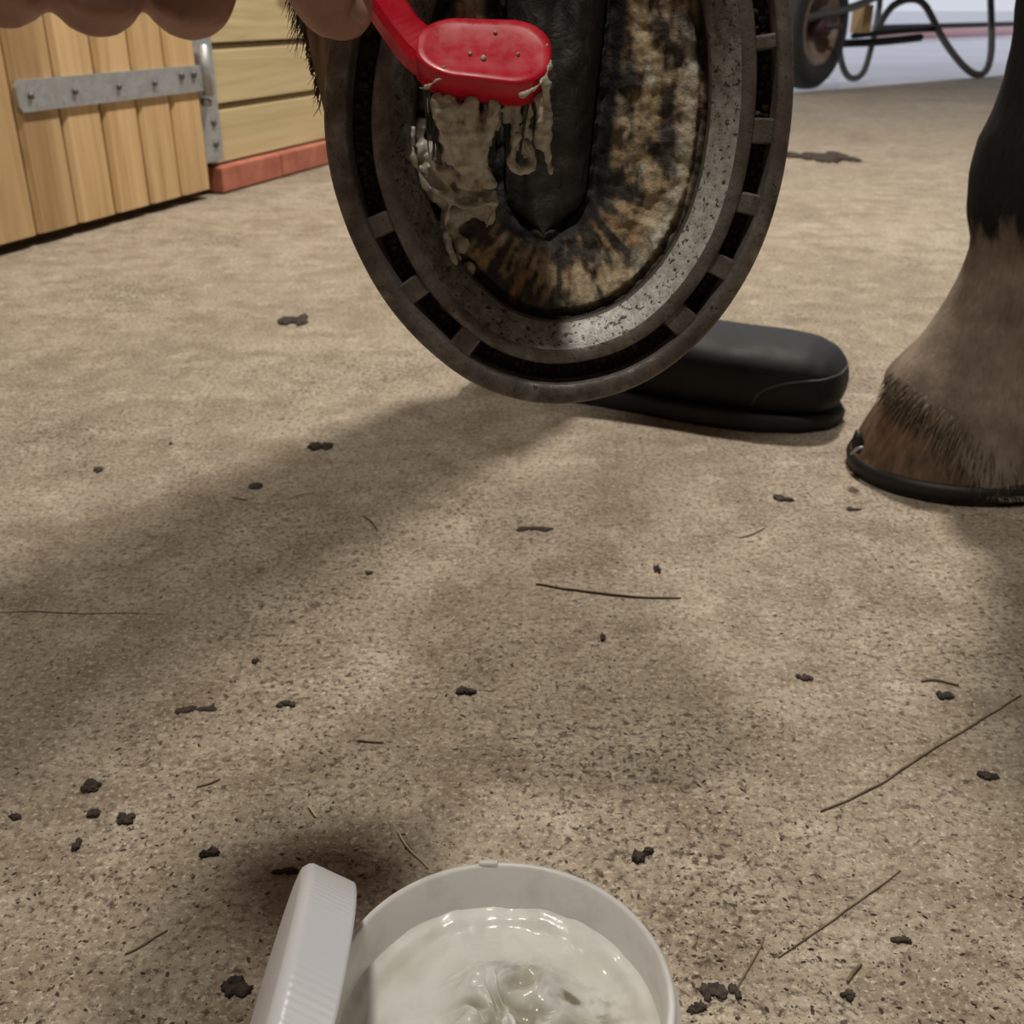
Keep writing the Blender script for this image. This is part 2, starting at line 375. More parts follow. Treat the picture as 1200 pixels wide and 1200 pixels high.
for x in (-.41, -.32, -.22, -.13, -.055, -.02):
    b = MB(); c = wp(S_D + x, .194 + (.007 if x > -.1 else 0), .0215); b.tube([c, c + NW * .003], .006 if x > -.1 else .0045, 8); b.build('bolt', M_BOLT, strap)
pn = MB(); pn.box(wp(S_D + .038, .178, .005), (DW, NW, ZZ), (.028, .003, .122)); plate = pn.build('hinge_plate', M_GALV, door, False); bevel(plate, .0015)
pk = MB(); pk.tube([wp(S_D + .016, .165, .022), wp(S_D + .016, .245, .022)], .009, 10); pk.tube([wp(S_D + .026, .155, .008), wp(S_D + .014, .155, .022)], .007, 8); pk.build('hinge_pin', M_GALV, plate)
for z in (.085, .12, .24, .275):
    b = MB(); c = wp(S_D + .044, z, .008); b.tube([c, c + NW * .003], .006, 8); b.build('bolt', M_BOLT, plate)

rw = MB(); rw.box(wp(-.6, 1.3, 4.0), (DW, NW, ZZ), (5.6, .08, 1.3)); tag(rw.build('wall_right_added', M_WALL, smooth=False), 'unseen plain barn wall opposite the stable door, added against side daylight', 'wall', kind='structure')  # out of view, added to keep daylight from entering on the right
bw = MB(); bw.box((1.0, -3.4, 1.3), (Vector((1, 0, 0)), Vector((0, 1, 0)), ZZ), (5.2, .08, 1.3)); tag(bw.build('wall_back_added', M_WALL, smooth=False), 'unseen plain end wall added behind the viewer to cut daylight', 'wall', kind='structure')  # out of view, added to lower the ambient light from behind
rf = MB(); rl = [Vector((-3.5, -4, 2.62)), Vector((6, -4, 2.62)), e1 + ZZ * 2.62, e0 + ZZ * 2.62, wp(1.7, 2.62) - NW * 1.5, wp(-3, 2.62) - NW * 1.5]; n_ = len(rl)
rf.add(rl + [p + ZZ * .08 for p in rl], [tuple(reversed(range(n_))), tuple(range(n_, 2 * n_))] + [(i, (i + 1) % n_, (i + 1) % n_ + n_, i + n_) for i in range(n_)])
tag(rf.build('ceiling', M_ROOF, smooth=False), 'flat grey barn roof above the aisle', 'ceiling', kind='structure')

def barn_lamp(loc, power, label, col):
    t = empty('ceiling_lamp', Vector(loc)); tag(t, label, 'lamp', 'round barn lamps on the ceiling')
    x, y, z = loc; b = MB()
    rings = [[Vector((x + r * math.cos(a * math.pi / 12), y + r * math.sin(a * math.pi / 12), z + h)) for a in range(24)] for r, h in ((.06, .12), (.08, .11), (.16, .02), (.165, .0), (.155, .0), (.15, .018), (.05, .09))]
    b.loft(rings, caps=False); b.build('housing', M_LAMP, t)
    l = bpy.data.lights.new('lamp_light', 'AREA'); l.shape = 'DISK'; l.size = .22; l.energy = power; l.color = col
    o = bpy.data.objects.new('lamp_light', l); C.objects.link(o); o.location = (x, y, z + .005); o.parent = t; o.matrix_parent_inverse = t.matrix_basis.inverted()
barn_lamp((.47, 1.82, 2.48), LAMP_BACK, 'round barn lamp over the aisle beyond the horse', (1, .93, .82))
barn_lamp((-.20, -.15, 2.48), LAMP_FRONT, 'round barn lamp over the aisle behind the viewer', (1, .94, .84))

# ------------------------------------------------------------------ the horse
horse = empty('horse', Vector((.30, .70, 0)))
tag(horse, 'black horse with pale lower leg, one shod hoof held up sole outward', 'horse')
# frame of the raised hoof: X right, Y up to the heels, Z out of the sole toward the viewer
HD = .315; HO = at(653, 140, HD); HZ = -ray(653, 140).normalized(); HX = Vector((1, 0, 0)); HX = (HX - HZ * HX.dot(HZ)).normalized(); HY = HZ.cross(HX)
S = HD / FPX * .992; SV = HD / FPX * 1.018
def hl(x, y, z=0): return HO + HX * x + HY * y + HZ * z                    # metres
def hp(u, v, z=0): return hl((u - 653) * S, (140 - v) * SV, z)              # outline units
OUT = [(470, -130), (436, -60), (412, 0), (396, 55), (386, 110), (384, 165), (392, 220), (413, 282), (448, 346), (498, 402), (562, 446), (640, 466), (720, 457), (788, 425), (846, 370), (888, 300), (911, 225), (919, 145), (915, 70), (902, 0), (880, -60), (845, -130)]
NS = 180
oc = catmull([(a, b, 0) for a, b in OUT], NS)
nrm = []
for i in range(NS):
    t = oc[min(i + 1, NS - 1)] - oc[max(i - 1, 0)]; t.normalize(); q = Vector((-t.y, t.x, 0))
    if q.dot(Vector((650, 100, 0)) - oc[i]) < 0: q = -q
    nrm.append(q)
w1 = lerp_list([26, 27, 26, 25, 24, 21, 18, 18], NS); w2 = lerp_list([28, 29, 27, 25, 25, 23, 22, 22], NS); w3 = lerp_list([24, 23, 21, 18, 17, 17, 17, 17], NS); w4 = lerp_list([22, 22, 26, 29, 30, 31, 32, 32], NS)
def off(i, d): p = oc[i] + nrm[i] * d; return p.x, p.y
shoe_b = MB(); rings = []
for i in range(NS):
    a, b, c, d = w1[i], w1[i] + w2[i], w1[i] + w2[i] + w3[i], w1[i] + w2[i] + w3[i] + w4[i]
    jig = .0003 * noise.noise(Vector((i * .35, 1, 2)))
    prof = [(-1, -.001), (-2.5, .003), (-1, .0088), (3, .0102), (a * .6, .0108 + jig), (a - 2, .0106), (a, .0098), (a + 1.5, .003), (b - 1.5, .003), (b, .0095), (b + 2, .0102), (b + w3[i] * .6, .0102 - jig), (c, .0096), (c + w4[i] * .5, .0066), (d - 2, .0030), (d, .0020), (d, -.001)]
    rings.append([hp(*off(i, q), z) for q, z in prof])
shoe_b.loft(rings)
shoe = shoe_b.build('horseshoe', M_SHOE, horse); tag(shoe, 'worn grey scuffed horseshoe with a fullered groove')
NP = 17
wa = shoe.data.attributes.new('toe_bright', 'FLOAT', 'POINT'); wc = hp(805, 315, .006)
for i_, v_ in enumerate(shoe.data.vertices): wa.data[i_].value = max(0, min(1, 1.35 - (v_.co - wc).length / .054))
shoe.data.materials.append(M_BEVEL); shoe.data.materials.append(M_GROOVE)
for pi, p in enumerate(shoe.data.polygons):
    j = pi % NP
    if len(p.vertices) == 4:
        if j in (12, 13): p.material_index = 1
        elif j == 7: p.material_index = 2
for bu, bv, wd in ((449, 250, 13), (489, 326, 14), (546, 386, 15), (892, 149, 14), (886, 231, 12), (859, 303, 13), (812, 364, 17), (905, 60, 8)):
    i = min(range(NS), key=lambda k: (Vector((*off(k, w1[k] + w2[k] / 2), 0)) - Vector((bu, bv, 0))).length)
    t = (oc[i + 1] - oc[i - 1]).normalized(); rg = []
    for z, g in ((.002, 0), (.0082, 0), (.0094, -1.5)):
        rg.append([hp(oc[i].x + nrm[i].x * d + t.x * s_, oc[i].y + nrm[i].y * d + t.y * s_, z) for d, s_ in ((w1[i] - 1, -wd - g), (w1[i] + w2[i] + 1, -wd - g), (w1[i] + w2[i] + 1, wd + g), (w1[i] - 1, wd + g))])
    b = MB(); b.loft(rg); bevel(b.build('groove_bridge', M_SHOE, shoe, False), .0004)
db = MB(); rg_ = random.Random(3)
for k in range(420):
    i = rg_.randrange(4, NS - 4); d = w1[i] + w2[i] * rg_.uniform(.1, .9); r = rg_.uniform(.0005, .0015)
    db.lump(hp(*off(i, d), .0032), r, rg_, 1, .5)
tag(db.build('groove_dirt', M_DIRT, shoe), kind='stuff')

# hoof wall, lofted from the shoe back to the coronet
hb = MB(); rings = []
HOUT = [(480, -190), (398, -120), (356, -40), (356, 10), (362, 60), (371, 110), (382, 165), (393, 220), (414, 280), (449, 344), (499, 400), (562, 444), (640, 463), (720, 455), (787, 423), (844, 368), (885, 300), (908, 225), (915, 145), (912, 70), (904, -20), (875, -110), (800, -190)]
hc = catmull([(a, b, 0) for a, b in HOUT + [HOUT[0]]], 97)[:-1]
rings.append([hp(653 + (p.x - 653) * .84, 140 + (p.y - 140) * .84, -.001) for p in hc])
for k in range(9):
    t = k / 8; z = -.001 - .075 * t; sc = 1 - .13 * t
    rings.append([hl((p.x - 653) * S * sc - .027 * t, (140 - p.y) * SV * sc + .040 * t, z) for p in hc])
hb.loft(rings, caps=False); hoof = hb.build('hoof', M_HWALL, horse)

# sole: a dished height field inside the shoe, with the groove round the frog
inner = [Vector((*off(i, w1[i] + w2[i] + w3[i] + w4[i] - 14), 0)) for i in range(0, NS, 2)]
def frog_edge(y):                                  # y in outline units: half width of the frog and its centre line
    t = max(0, (276 - y) / 276.0)
    return 637 + 14 * t, 50 * min(1, t / .17) ** .5 + 11 * min(1, t)
def in_poly(x, y, poly):
    c = False; j = len(poly) - 1
    for i in range(len(poly)):
        if (poly[i].y > y) != (poly[j].y > y) and x < (poly[j].x - poly[i].x) * (y - poly[i].y) / (poly[j].y - poly[i].y) + poly[i].x: c = not c
        j = i
    return c
def edge_d(x, y): return min((Vector((x, y, 0)) - q).length for q in inner)
sv, sf, idx = [], [], {}
GX = [452 + 2.4 * i for i in range(170)]; GY = [-120 + 2.5 * j for j in range(210)]; info = []
for j, y in enumerate(GY):
    for i, x in enumerate(GX):
        if not in_poly(x, y, inner): continue
        d = edge_d(x, y) - 12; cx, hw = frog_edge(y)
        z = -.0005 - .0075 * max(0, min(1, d / 90)) ** .8
        if y < 290: z -= .006 * math.exp(-((abs(x - cx) - hw - 6) / 13) ** 2) * min(1, (290 - y) / 40)
        q = Vector((x * .03, y * .03, 0)); z += .0016 * noise.fractal(q, 1, 2, 4) + .0010 * noise.noise(Vector((x * .09, y * .035, 4)))
        if y < 270 and abs(x - cx) < hw: z -= .007 * min(1, (270 - y) / 18, (hw - abs(x - cx)) / 6 + .3)
        if 0 < d < 14: z -= .0032 * math.sin(math.pi * d / 14)
        idx[(i, j)] = len(sv); sv.append(hp(x, y, z)); info.append((x, y, d))
for (i, j) in list(idx):
    if all(k in idx for k in ((i + 1, j), (i, j + 1), (i + 1, j + 1))): sf.append((idx[(i, j)], idx[(i, j + 1)], idx[(i + 1, j + 1)], idx[(i + 1, j)]))
sole = mesh('sole', sv, sf, M_SOLE, hoof)
def mixc(a, b, t): t = max(0, min(1, t)); return tuple(p + (q - p) * t for p, q in zip(a, b))
ca = sole.data.attributes.new('tint', 'FLOAT_COLOR', 'POINT')
for k, (x, y, d) in enumerate(info):
    p = Vector((x * .012, y * .012, 3)); n1 = noise.fractal(p, 1, 2, 4); n2 = noise.fractal(Vector((x * .035, y * .016, 7)), 1, 2, 4)
    ang = math.atan2(y - 200, x - 655); rad = math.hypot(y - 200, x - 655); n3 = noise.fractal(Vector((ang * 8, rad * .014, 2)), 1, 2, 3)
    col = mixc((.40, .285, .155), (.55, .445, .29), .5 + n1)
    col = mixc(col, (.40, .20, .075), (n2 - .05) * 1.6)
    dark = (n1 * -1.2 + n2 * .9) + .05
    f_ = max(0, min(1, (y - 200) / 50)); n4 = noise.fractal(Vector((x * .11, y * .07, 5)), 1, 2, 3); dark = dark * (1 - .5 * f_) + f_ * (n3 * 1.2 + max(0, (y - 320) / 60) * .7) + n4 * .55
    if x > 700 and y < 240: dark += .30 + .5 * noise.fractal(Vector((x * .045, y * .012, 1)), 1, 2, 3)
    dark += .8 * math.exp(-((x - 640) / 40) ** 2) * max(.1, min(1, (320 - y) / 50)) + .5 * math.exp(-((x - 575) / 30) ** 2 - ((y - 325) / 32) ** 2) + .45 * math.exp(-((x - 750) / 45) ** 2 - ((y - 290) / 30) ** 2)
    col = mixc(col, (.045, .038, .030), dark * 1.5)
    if x > 745 and y > 20: col = mixc(col, (.60, .57, .48), (1 - abs(d - 22) / 15) * (.75 + n2 * 1.3 - max(0, n4) * .9) * min(1, (y - 20) / 80) * (1 if y < 300 else max(0, 1 - (y - 300) / 50)))
    if d > 0 and y > 335: col = mixc(col, (.10, .10, .075), (y - 335) / 30 * .8)
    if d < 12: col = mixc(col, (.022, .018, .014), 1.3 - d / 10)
    cx, hw = frog_edge(y)
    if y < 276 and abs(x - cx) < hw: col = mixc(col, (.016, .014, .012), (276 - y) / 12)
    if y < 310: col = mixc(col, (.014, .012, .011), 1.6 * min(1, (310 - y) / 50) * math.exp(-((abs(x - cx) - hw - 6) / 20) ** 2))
    ca.data[k].color = (*col, 1)
# frog: dark rubbery wedge, apex towards the toe
fv, ff = [], []; NJ = 70; NI = 25
for j in range(NJ + 1):
    y = 274 - 394 * j / NJ; cx, hw = frog_edge(y); hw = max(2, hw - 2) * (min(1, j / 6) ** .5 if j < 6 else 1)
    for i in range(NI):
        a = -1 + 2 * i / (NI - 1); prof = (1 - abs(a) ** 3.5)
        z = -.013 + prof * (.0050 + .0065 * max(0, min(1, (j - 8) / 26))) - .004 * math.exp(-(a / .22) ** 2) * max(0, min(1, (j - 28) / 20))
        z += .0010 * noise.fractal(Vector((a * hw * .05, y * .03, 9)), 1, 2, 4) * prof
        fv.append(hp(cx + a * hw, y, z))
for j in range(NJ):
    for i in range(NI - 1):
        a = j * NI + i; ff.append((a, a + 1, a + NI + 1, a + NI))
mesh('frog', fv, ff, M_FROG, hoof)
# hair fringe along the coronet at the left of the raised hoof
hr = random.Random(5); hb1 = MB(); hb2 = MB()
for k in range(2600):
    i = hr.randrange(0, 22); fz = hr.random() < .55
    t = hr.uniform(.06, .95) if fz else hr.uniform(.72, 1.06); z = -.001 - .075 * t; sc = 1 - .13 * t; p = hc[i].lerp(hc[i + 1], hr.random())
    base = hl((p.x - 653) * S * sc - .027 * t, (140 - p.y) * SV * sc + .040 * t, z)
    dr = (HX * hr.uniform(-.35, .0) + HY * hr.uniform(-1.0, -.7) + HZ * hr.uniform(.0, .6)).normalized(); L = hr.uniform(.003, .007) if fz else hr.uniform(.008, .020)
    bend = HX * hr.uniform(-.001, .003) + HZ * hr.uniform(-.002, .003); rr = hr.uniform(.00014, .0003)
    (hb2 if fz and hr.random() < .7 else hb1).tube([base, base + dr * L * .5 - bend * .3, base + dr * L + bend], [rr, rr * .8, rr * .25], 4)
tag(hb1.build('coronet_hair', M_HAIR, hoof), kind='stuff'); tag(hb2.build('coronet_hair', M_HAIRB, hoof), kind='stuff')
# raised leg: coronet, pastern, fetlock, then the cannon going up out of view
lp = [hl(-.026, .035, -.070), hl(-.028, .055, -.090), hl(-.026, .085, -.120), hl(-.020, .115, -.150), hl(-.012, .150, -.170), hl(.0, .23, -.170), hl(.012, .33, -.165), hl(.02, .40, -.165), hl(.03, .46, -.17)]
lr = [.056, .050, .037, .044, .047, .033, .032, .045, .055]
b = MB(); q = catmull(lp, 40); rr = [v[0] for v in catmull([(r, 0, 0) for r in lr], 40)]; b.tube(q, rr, 20, flat=1.1, round_end=True)
b.build('raised_leg', M_BLACKCOAT, horse)

# standing leg: slices between a front and a back outline
YL = .705
def leg_pt(u, v): return at_y(u, v, YL)
def slices(pairs, halfw, n, seg=32):
    fr = catmull([leg_pt(*p[0]) for p in pairs], n); bk_ = catmull([leg_pt(*p[1]) for p in pairs], n); hw = [v[0] for v in catmull([(h, 0, 0) for h in halfw], n)]
    out = []
    for a, c, h in zip(fr, bk_, hw):
        m = (a + c) / 2; e = (c - a) / 2
        out.append([m + e * -math.cos(2 * math.pi * j / seg) + Vector((0, -h * math.sin(2 * math.pi * j / seg), 0)) for j in range(seg)])
    return out
pairs = [((1235, -700), (1420, -700)), ((1222, -420), (1380, -420)), ((1212, -200), (1340, -200)), ((1196, 0), (1318, 0)), ((1180, 95), (1310, 110)), ((1150, 175), (1308, 195)), ((1138, 235), (1312, 265)), ((1140, 290), (1300, 345)), ((1116, 345), (1275, 430)), ((1084, 395), (1245, 495)), ((1052, 428), (1232, 540)), ((1040, 450), (1228, 566)), ((1044, 470), (1226, 582)), ((1060, 474), (1215, 580))]
hwid = [.060, .042, .032, .031, .034, .043, .047, .041, .036, .042, .053, .057, .058, .050]
rg = slices(pairs, hwid, 60)
for i, r in enumerate(rg):
    for j, p in enumerate(r):
        th = 2 * math.pi * j / 32; wgt = max(0, min(1, ((1 - math.cos(th)) / 2 - .12) / .35)); sg = max(0, (i - 44) / 15) * max(0, math.sin(th)) * wgt
        p.z = max(.007, p.z - .034 * sg); p.y -= .010 * sg
        p.y += .0012 * noise.noise(p * 60); p.x += .0012 * noise.noise(p * 60 + Vector((5, 5, 5)))
b = MB(); b.loft(rg); b.build('standing_leg', M_LEG, horse)
hpairs = [((993, 553), (1224, 572)), ((998, 535), (1222, 562)), ((1018, 500), (1218, 548)), ((1040, 470), (1210, 545)), ((1062, 462), (1200, 545))]
hs_ = slices(hpairs, [.062, .0615, .059, .054, .048], 14, 40)
for r in hs_:
    for p in r: p.z = max(p.z, .009)
b = MB(); b.loft(hs_); hoof2 = b.build('hoof', M_HOOF2, horse)
rs = []
gm = (leg_pt(993, 560) + leg_pt(1224, 575)) / 2; gx = (leg_pt(1224, 570) - leg_pt(993, 562)).length / 2
for z, e in ((0, .99), (.009, 1.015), (.012, 1.0), (.014, .96)):
    rs.append([Vector((gm.x + gx * e * -math.cos(a * math.pi / 24), YL - .064 * e * math.sin(a * math.pi / 24), z)) for a in range(48)])
b = MB(); b.loft(rs); sh2 = b.build('horseshoe', M_SHOEDARK, horse)
def onhoof(u, v, y=YL - .030): return at_y(u, v, y)
b = MB(); b.tube([onhoof(997, 532, YL - .02), onhoof(1004, 526, YL - .026), onhoof(1011, 524, YL - .03)], [.0008, .0014, .0008], 6); b.build('nail_clinch', M_GALV, sh2)
b = MB(); b.lump(onhoof(1005, 518, YL - .022), .008, hr, 2, .3, (.5, .5, 1.1)); b.build('toe_clip', M_SHOEDARK, sh2)
# hair of the standing leg's coronet
lb = MB(); lr_ = random.Random(9)
for k in range(900):
    j = lr_.randrange(0, 17); ii = lr_.randrange(46, 57); p = rg[ii][j].lerp(rg[ii][j + 1], lr_.random())
    m = sum(rg[ii], Vector()) / 32; d = (p - m).normalized(); dr = (d * .45 + Vector((lr_.uniform(-.2, .1), 0, -1))).normalized(); L = lr_.uniform(.008, .017)
    if p.z - L < .004: L = max(.002, p.z - .004)
    lb.tube([p - d * .001, p + dr * L * .5 + d * .001, p + dr * L], [.0004, .0003, .0001], 3)
tag(lb.build('coronet_hair', mat('pale_hair', (.18, .14, .105), .8), horse), kind='stuff')

# ------------------------------------------------------------------ person holding the hoof: boot and lower leg behind it
pers = empty('person', Vector((.20, .828, 0))); tag(pers, 'person standing behind the raised hoof, showing one black boot toe', 'person')
YB = .828
def boot_ring(x, zl, zh, hw, seg=28, n=3.0):
    out = []
    for a in range(seg):
        c, s_ = math.cos(2 * math.pi * a / seg), math.sin(2 * math.pi * a / seg); zm = (zl + zh) / 2; hz = (zh - zl) / 2
        out.append(Vector((x, YB - math.copysign(abs(c) ** (2 / n), c) * hw, zm + math.copysign(abs(s_) ** (2 / n), s_) * hz)))
    return out
bs = [(-.045, .02, .060, .030), (-.035, .012, .10, .038), (.0, .010, .105, .041), (.05, .010, .100, .042), (.10, .010, .078, .045), (.14, .010, .068, .049), (.18, .010, .066, .052), (.215, .010, .066, .051), (.240, .012, .064, .046), (.256, .014, .058, .039), (.264, .018, .050, .030), (.268, .022, .042, .020)]
b = MB(); b.loft([boot_ring(*q) for q in bs])
sh = [Vector((.02, YB, .05)), Vector((.02, YB, .12)), Vector((.012, YB, .20)), Vector((.005, YB + .01, .30)), Vector((.0, YB + .02, .36))]
b.tube(sh, [.050, .052, .056, .062, .063], 24)
me = remeshed(b, .004, 5); boot = link('boot', me, M_BOOT, pers); tag(boot, 'black rubber boot with a dusty rounded toe')
b = MB(); prof = [(.277, 0), (.270, .022), (.250, .040), (.215, .053), (.17, .055), (.11, .048), (.04, .043), (-.02, .043), (-.045, .034), (-.05, 0)]
top = [(x, y) for x, y in prof] + [(x, -y) for x, y in reversed(prof[1:-1])]
b.loft([[Vector((x * e + .11 * (1 - e), YB - y * e, z)) for x, y in top] for z, e in ((0, .93), (.004, .955), (.011, .962), (.014, .94))])
b.build('boot_sole', M_BOOTSOLE, boot)
from mathutils.bvhtree import BVHTree
bvh = BVHTree.FromPolygons([v.co.copy() for v in boot.data.vertices], [tuple(p.vertices) for p in boot.data.polygons])
b = MB(); b.tube([bvh.find_nearest(q)[0] for q in catmull([(.205, YB - .0535, .016), (.212, YB - .053, .034), (.232, YB - .049, .043), (.255, YB - .040, .046), (.27, YB - .016, .048), (.275, YB + .01, .048)], 30)], .0010, 6); b.build('toe_cap_seam', M_SEAM, boot)
b = MB(); b.tube(catmull([(.0, YB + .02, .33), (-.01, YB + .03, .5), (-.02, YB + .04, .76), (-.03, YB + .06, 1.02)], 14), lerp_list([.064, .060, .066, .074], 14), 22, round_end=True); b.build('trouser_leg', M_TROUSER, pers)
pers.rotation_euler.z = R(-24)

# ------------------------------------------------------------------ red brush
brush = empty('hoof_brush', at(565, 70, .283)); tag(brush, 'short red plastic brush with paste-clogged bristles against the hoof', 'brush')
BO = at(567, 56, .283); BZ = -ray(567, 56).normalized(); BX0 = (Vector((1, 0, 0)) - BZ * BZ.x).normalized(); BY0 = BZ.cross(BX0)
TL = R(43); BN = BY0 * math.cos(TL) + BZ * math.sin(TL); BW = BY0 * math.sin(TL) - BZ * math.cos(TL)
BL = (BX0 * math.cos(R(-4)) + BY0 * math.sin(R(-4))).normalized(); BN = (BN - BL * BN.dot(BL)).normalized(); BW = BN.cross(BL)
BS = .283 / FPX
def bp(l, w_, n_): return BO + BL * (l * BS) + BW * (w_ * BS) + BN * (n_ * BS)
def pill(hl_, hw, r, seg=10, skew=0.0):
    out = []
    for cx, cy, a0 in ((hl_ - r, hw - r * .9, 0), (-hl_ + r, hw - r * .9, 90), (-hl_ + r, -hw + r * .9, 180), (hl_ - r, -hw + r * .9, 270)):
        for k in range(seg): a = R(a0 + 90 * k / (seg - 1)); out.append((cx + r * math.cos(a), cy + r * .9 * math.sin(a)))
    return out
b = MB(); rings = []
for n_, gr in ((-38, -3), (-36, 0), (-4, 0), (-1.5, -1), (0, -4), (-1.2, -12), (-2, -22)):
    rings.append([bp(l, w_ * (1 - .20 * max(0, -l / 80)), n_) for l, w_ in pill(80 + gr, 51 + gr, 46 + gr * .8)])
b.loft(rings); head = b.build('brush_head', M_RED, brush)
# handle
hpts = [(-40, 2, -23), (-70, 8, -20), (-95, 26, -10), (-118, 50, 4), (-150, 84, 22), (-190, 124, 42), (-260, 190, 76), (-330, 250, 110), (-400, 305, 140)]
def handle_ring(p0, t, hw, ht):
    a = BN - t * BN.dot(t); a.normalize(); s_ = t.cross(a)
    return [p0 + s_ * (x * hw * BS) + a * (y * ht * BS) for x, y in ((-1, -.6), (-.75, -1), (.75, -1), (1, -.6), (1, .55), (.7, 1), (-.7, 1), (-1, .55))]
hq = catmull([bp(*p) for p in hpts], 34); rings = []
for i, p in enumerate(hq):
    t = (hq[min(i + 1, 33)] - hq[max(i - 1, 0)]).normalized(); f = i / 33
    rings.append(handle_ring(p, t, 34 - 12 * min(1, f * 4), 17 - 1 * f))
b = MB(); b.loft(rings); o = b.build('handle', M_RED, brush, False); 
# bristle tufts, combed down and clotted together
br = random.Random(11); bme = None; tips = []
for iw in range(5):
    for il in range(13):
        l = -66 + 132 * il / 12 + br.uniform(-3, 3); w_ = -36 + 72 * iw / 4 + br.uniform(-3, 3)
        if abs(l) > 58 and abs(w_) > 26: continue
        a = bp(l, w_, -36); L = br.uniform(85, 125); e = bp(l * 1.03 + br.uniform(-9, 9), w_ + br.uniform(-6, 10), -36 - L)
        tips.append((l, w_, L, a, e)); b = MB()
        for k in range(5):
            o1 = Vector((br.uniform(-1, 1), br.uniform(-1, 1), br.uniform(-1, 1))) * .0007; o2 = o1 * 2.2
            b.tube([a + o1, a.lerp(e, .5) + o1 * 1.3, e + o2], [.00035, .0003, .0002], 4)
        b.build('bristle_tuft', M_BRISTLE, brush)
# paste clotted in the bristles: streaks, webs and drips
b = MB()
for l, w_, L, a, e in tips:
    if br.random() < (.46 if w_ < 12 else .25):
        f0 = br.uniform(.0, .3); f1 = br.uniform(.5, 1.05); r = br.uniform(.0007, .0018); k = 6
        b.tube([a.lerp(e, f0 + (f1 - f0) * i / k) + BL * br.uniform(-.0007, .0007) + BW * br.uniform(-.0012, .0) for i in range(k + 1)], [r * br.uniform(.6, 1.25) for i in range(k + 1)], 7, round_end=True)
def bl2(u, v, d): return at(u, v, d)
for pts, r in (([(492, 104, .2795), (502, 102, .277), (512, 94, .2765), (518, 92, .2765)], .0005), ([(612, 112, .277), (628, 103, .278), (641, 86, .281), (645, 72, .284)], .0008), ([(640, 100, .281), (643, 140, .288), (641, 172, .293), (646, 200, .296)], .0011), ([(636, 113, .286), (638, 140, .287), (634, 168, .292)], .0022), ([(606, 160, .291), (600, 188, .296), (608, 200, .297), (622, 198, .297), (624, 184, .296), (618, 170, .294)], .0014), ([(528, 120, .286), (533, 150, .290), (540, 185, .297), (555, 210, .302)], .0027), ([(512, 117, .286), (520, 150, .290), (528, 190, .300)], .0019), ([(552, 123, .286), (556, 160, .291), (566, 205, .301), (576, 215, .303)], .0024), ([(580, 123, .286), (574, 150, .289), (562, 180, .296)], .0017)):
    q = catmull([bl2(*p) for p in pts], 12); b.tube(q, [r * br.uniform(.7, 1.2) for _ in q], 7, round_end=True)
me = remeshed(b, .00055, 2, lambda p: .0007 * noise.fractal(p * 420, 1, 2, 3))
cl = link('clotted_paste', me, M_CREAM, brush); tag(cl, kind='stuff')
b = MB()
for u, v, w2_ in ((581, 28, .7), (551, 66, .6), (566, 73, 1.0), (607, 63, .7), (642, 46, .6), (520, 92, .6)):
    # specks on the head: rest on the red face
    p = at(u, v, .283); dn = (p - BO).dot(BN); p = p - BN * dn - BN * .0002; b.lump(p, .0009 * w2_, br, 1, .5)
b.build('paste_speck', M_CREAM, brush)

# ------------------------------------------------------------------ paste smeared on the sole
b = MB(); pr = random.Random(21)
blobs = [(492, 175, 12), (497, 200, 13), (508, 185, 15), (515, 215, 16), (530, 200, 16), (540, 225, 17), (552, 205, 15), (560, 232, 14), (530, 246, 12), (520, 262, 10), (572, 226, 9), (489, 150, 8), (545, 182, 13), (486, 190, 8), (570, 246, 7), (536, 280, 8), (545, 310, 6), (528, 298, 5)]
for u, v, r in blobs:
    b.lump(hp(u, v, -.0015), r * S * 1.4, pr, 2, .5, (1, 1, .75), (HX, HY, HZ))
for pts, r in (([(484, 150), (484, 185), (498, 215)], 4), ([(500, 180), (525, 215), (520, 262), (528, 300)], 6), ([(520, 190), (550, 215), (570, 205)], 6), ([(560, 225), (574, 240), (570, 258)], 4), ([(505, 215), (540, 235), (580, 232)], 5)):
    q = catmull([hp(u, v, .003 + .002 * pr.random()) for u, v in pts], 12); b.tube(q, [r * S * pr.uniform(.6, 1.2) for _ in q], 7, round_end=True)
me = remeshed(b, .0007, 2, lambda p: .0011 * noise.fractal(p * 260, 1, 2, 4))
sm = link('smeared_paste', me, M_CREAM); tag(sm, 'dirty white paste smeared on the left of the upturned sole', 'paste', kind='stuff')

# ------------------------------------------------------------------ hand holding the brush
hand = empty('person', at(150, -150, .24)); tag(hand, 'person reaching in from upper left, fingers gripping the red brush handle', 'person')
b = MB(); D = .222
def finger(pts, rad): q = catmull([at(*p) for p in pts], 18); b.tube(q, lerp_list(rad, 18), 14, round_end=True)
finger([(35, -190, .245), (15, -75, .222), (5, -32, .206), (-5, -30, .216), (10, -75, .236)], [.0105, .0098, .0096, .0088, .0080])
finger([(140, -200, .250), (120, -80, .226), (112, -24, .212), (110, -20, .224), (122, -66, .243)], [.0110, .0102, .0100, .0092, .0082])
finger([(245, -200, .258), (232, -85, .236), (221, -18, .222), (222, -16, .236), (236, -60, .254)], [.0112, .0104, .0101, .0092, .0082])
finger([(335, -200, .272), (360, -110, .276), (392, -50, .285), (420, -18, .289)], [.0110, .0100, .0088, .0074])
finger([(280, -290, .236), (335, -150, .236), (365, -60, .242), (390, -4, .250), (399, 7, .252)], [.0150, .0130, .0105, .0094, .0080])
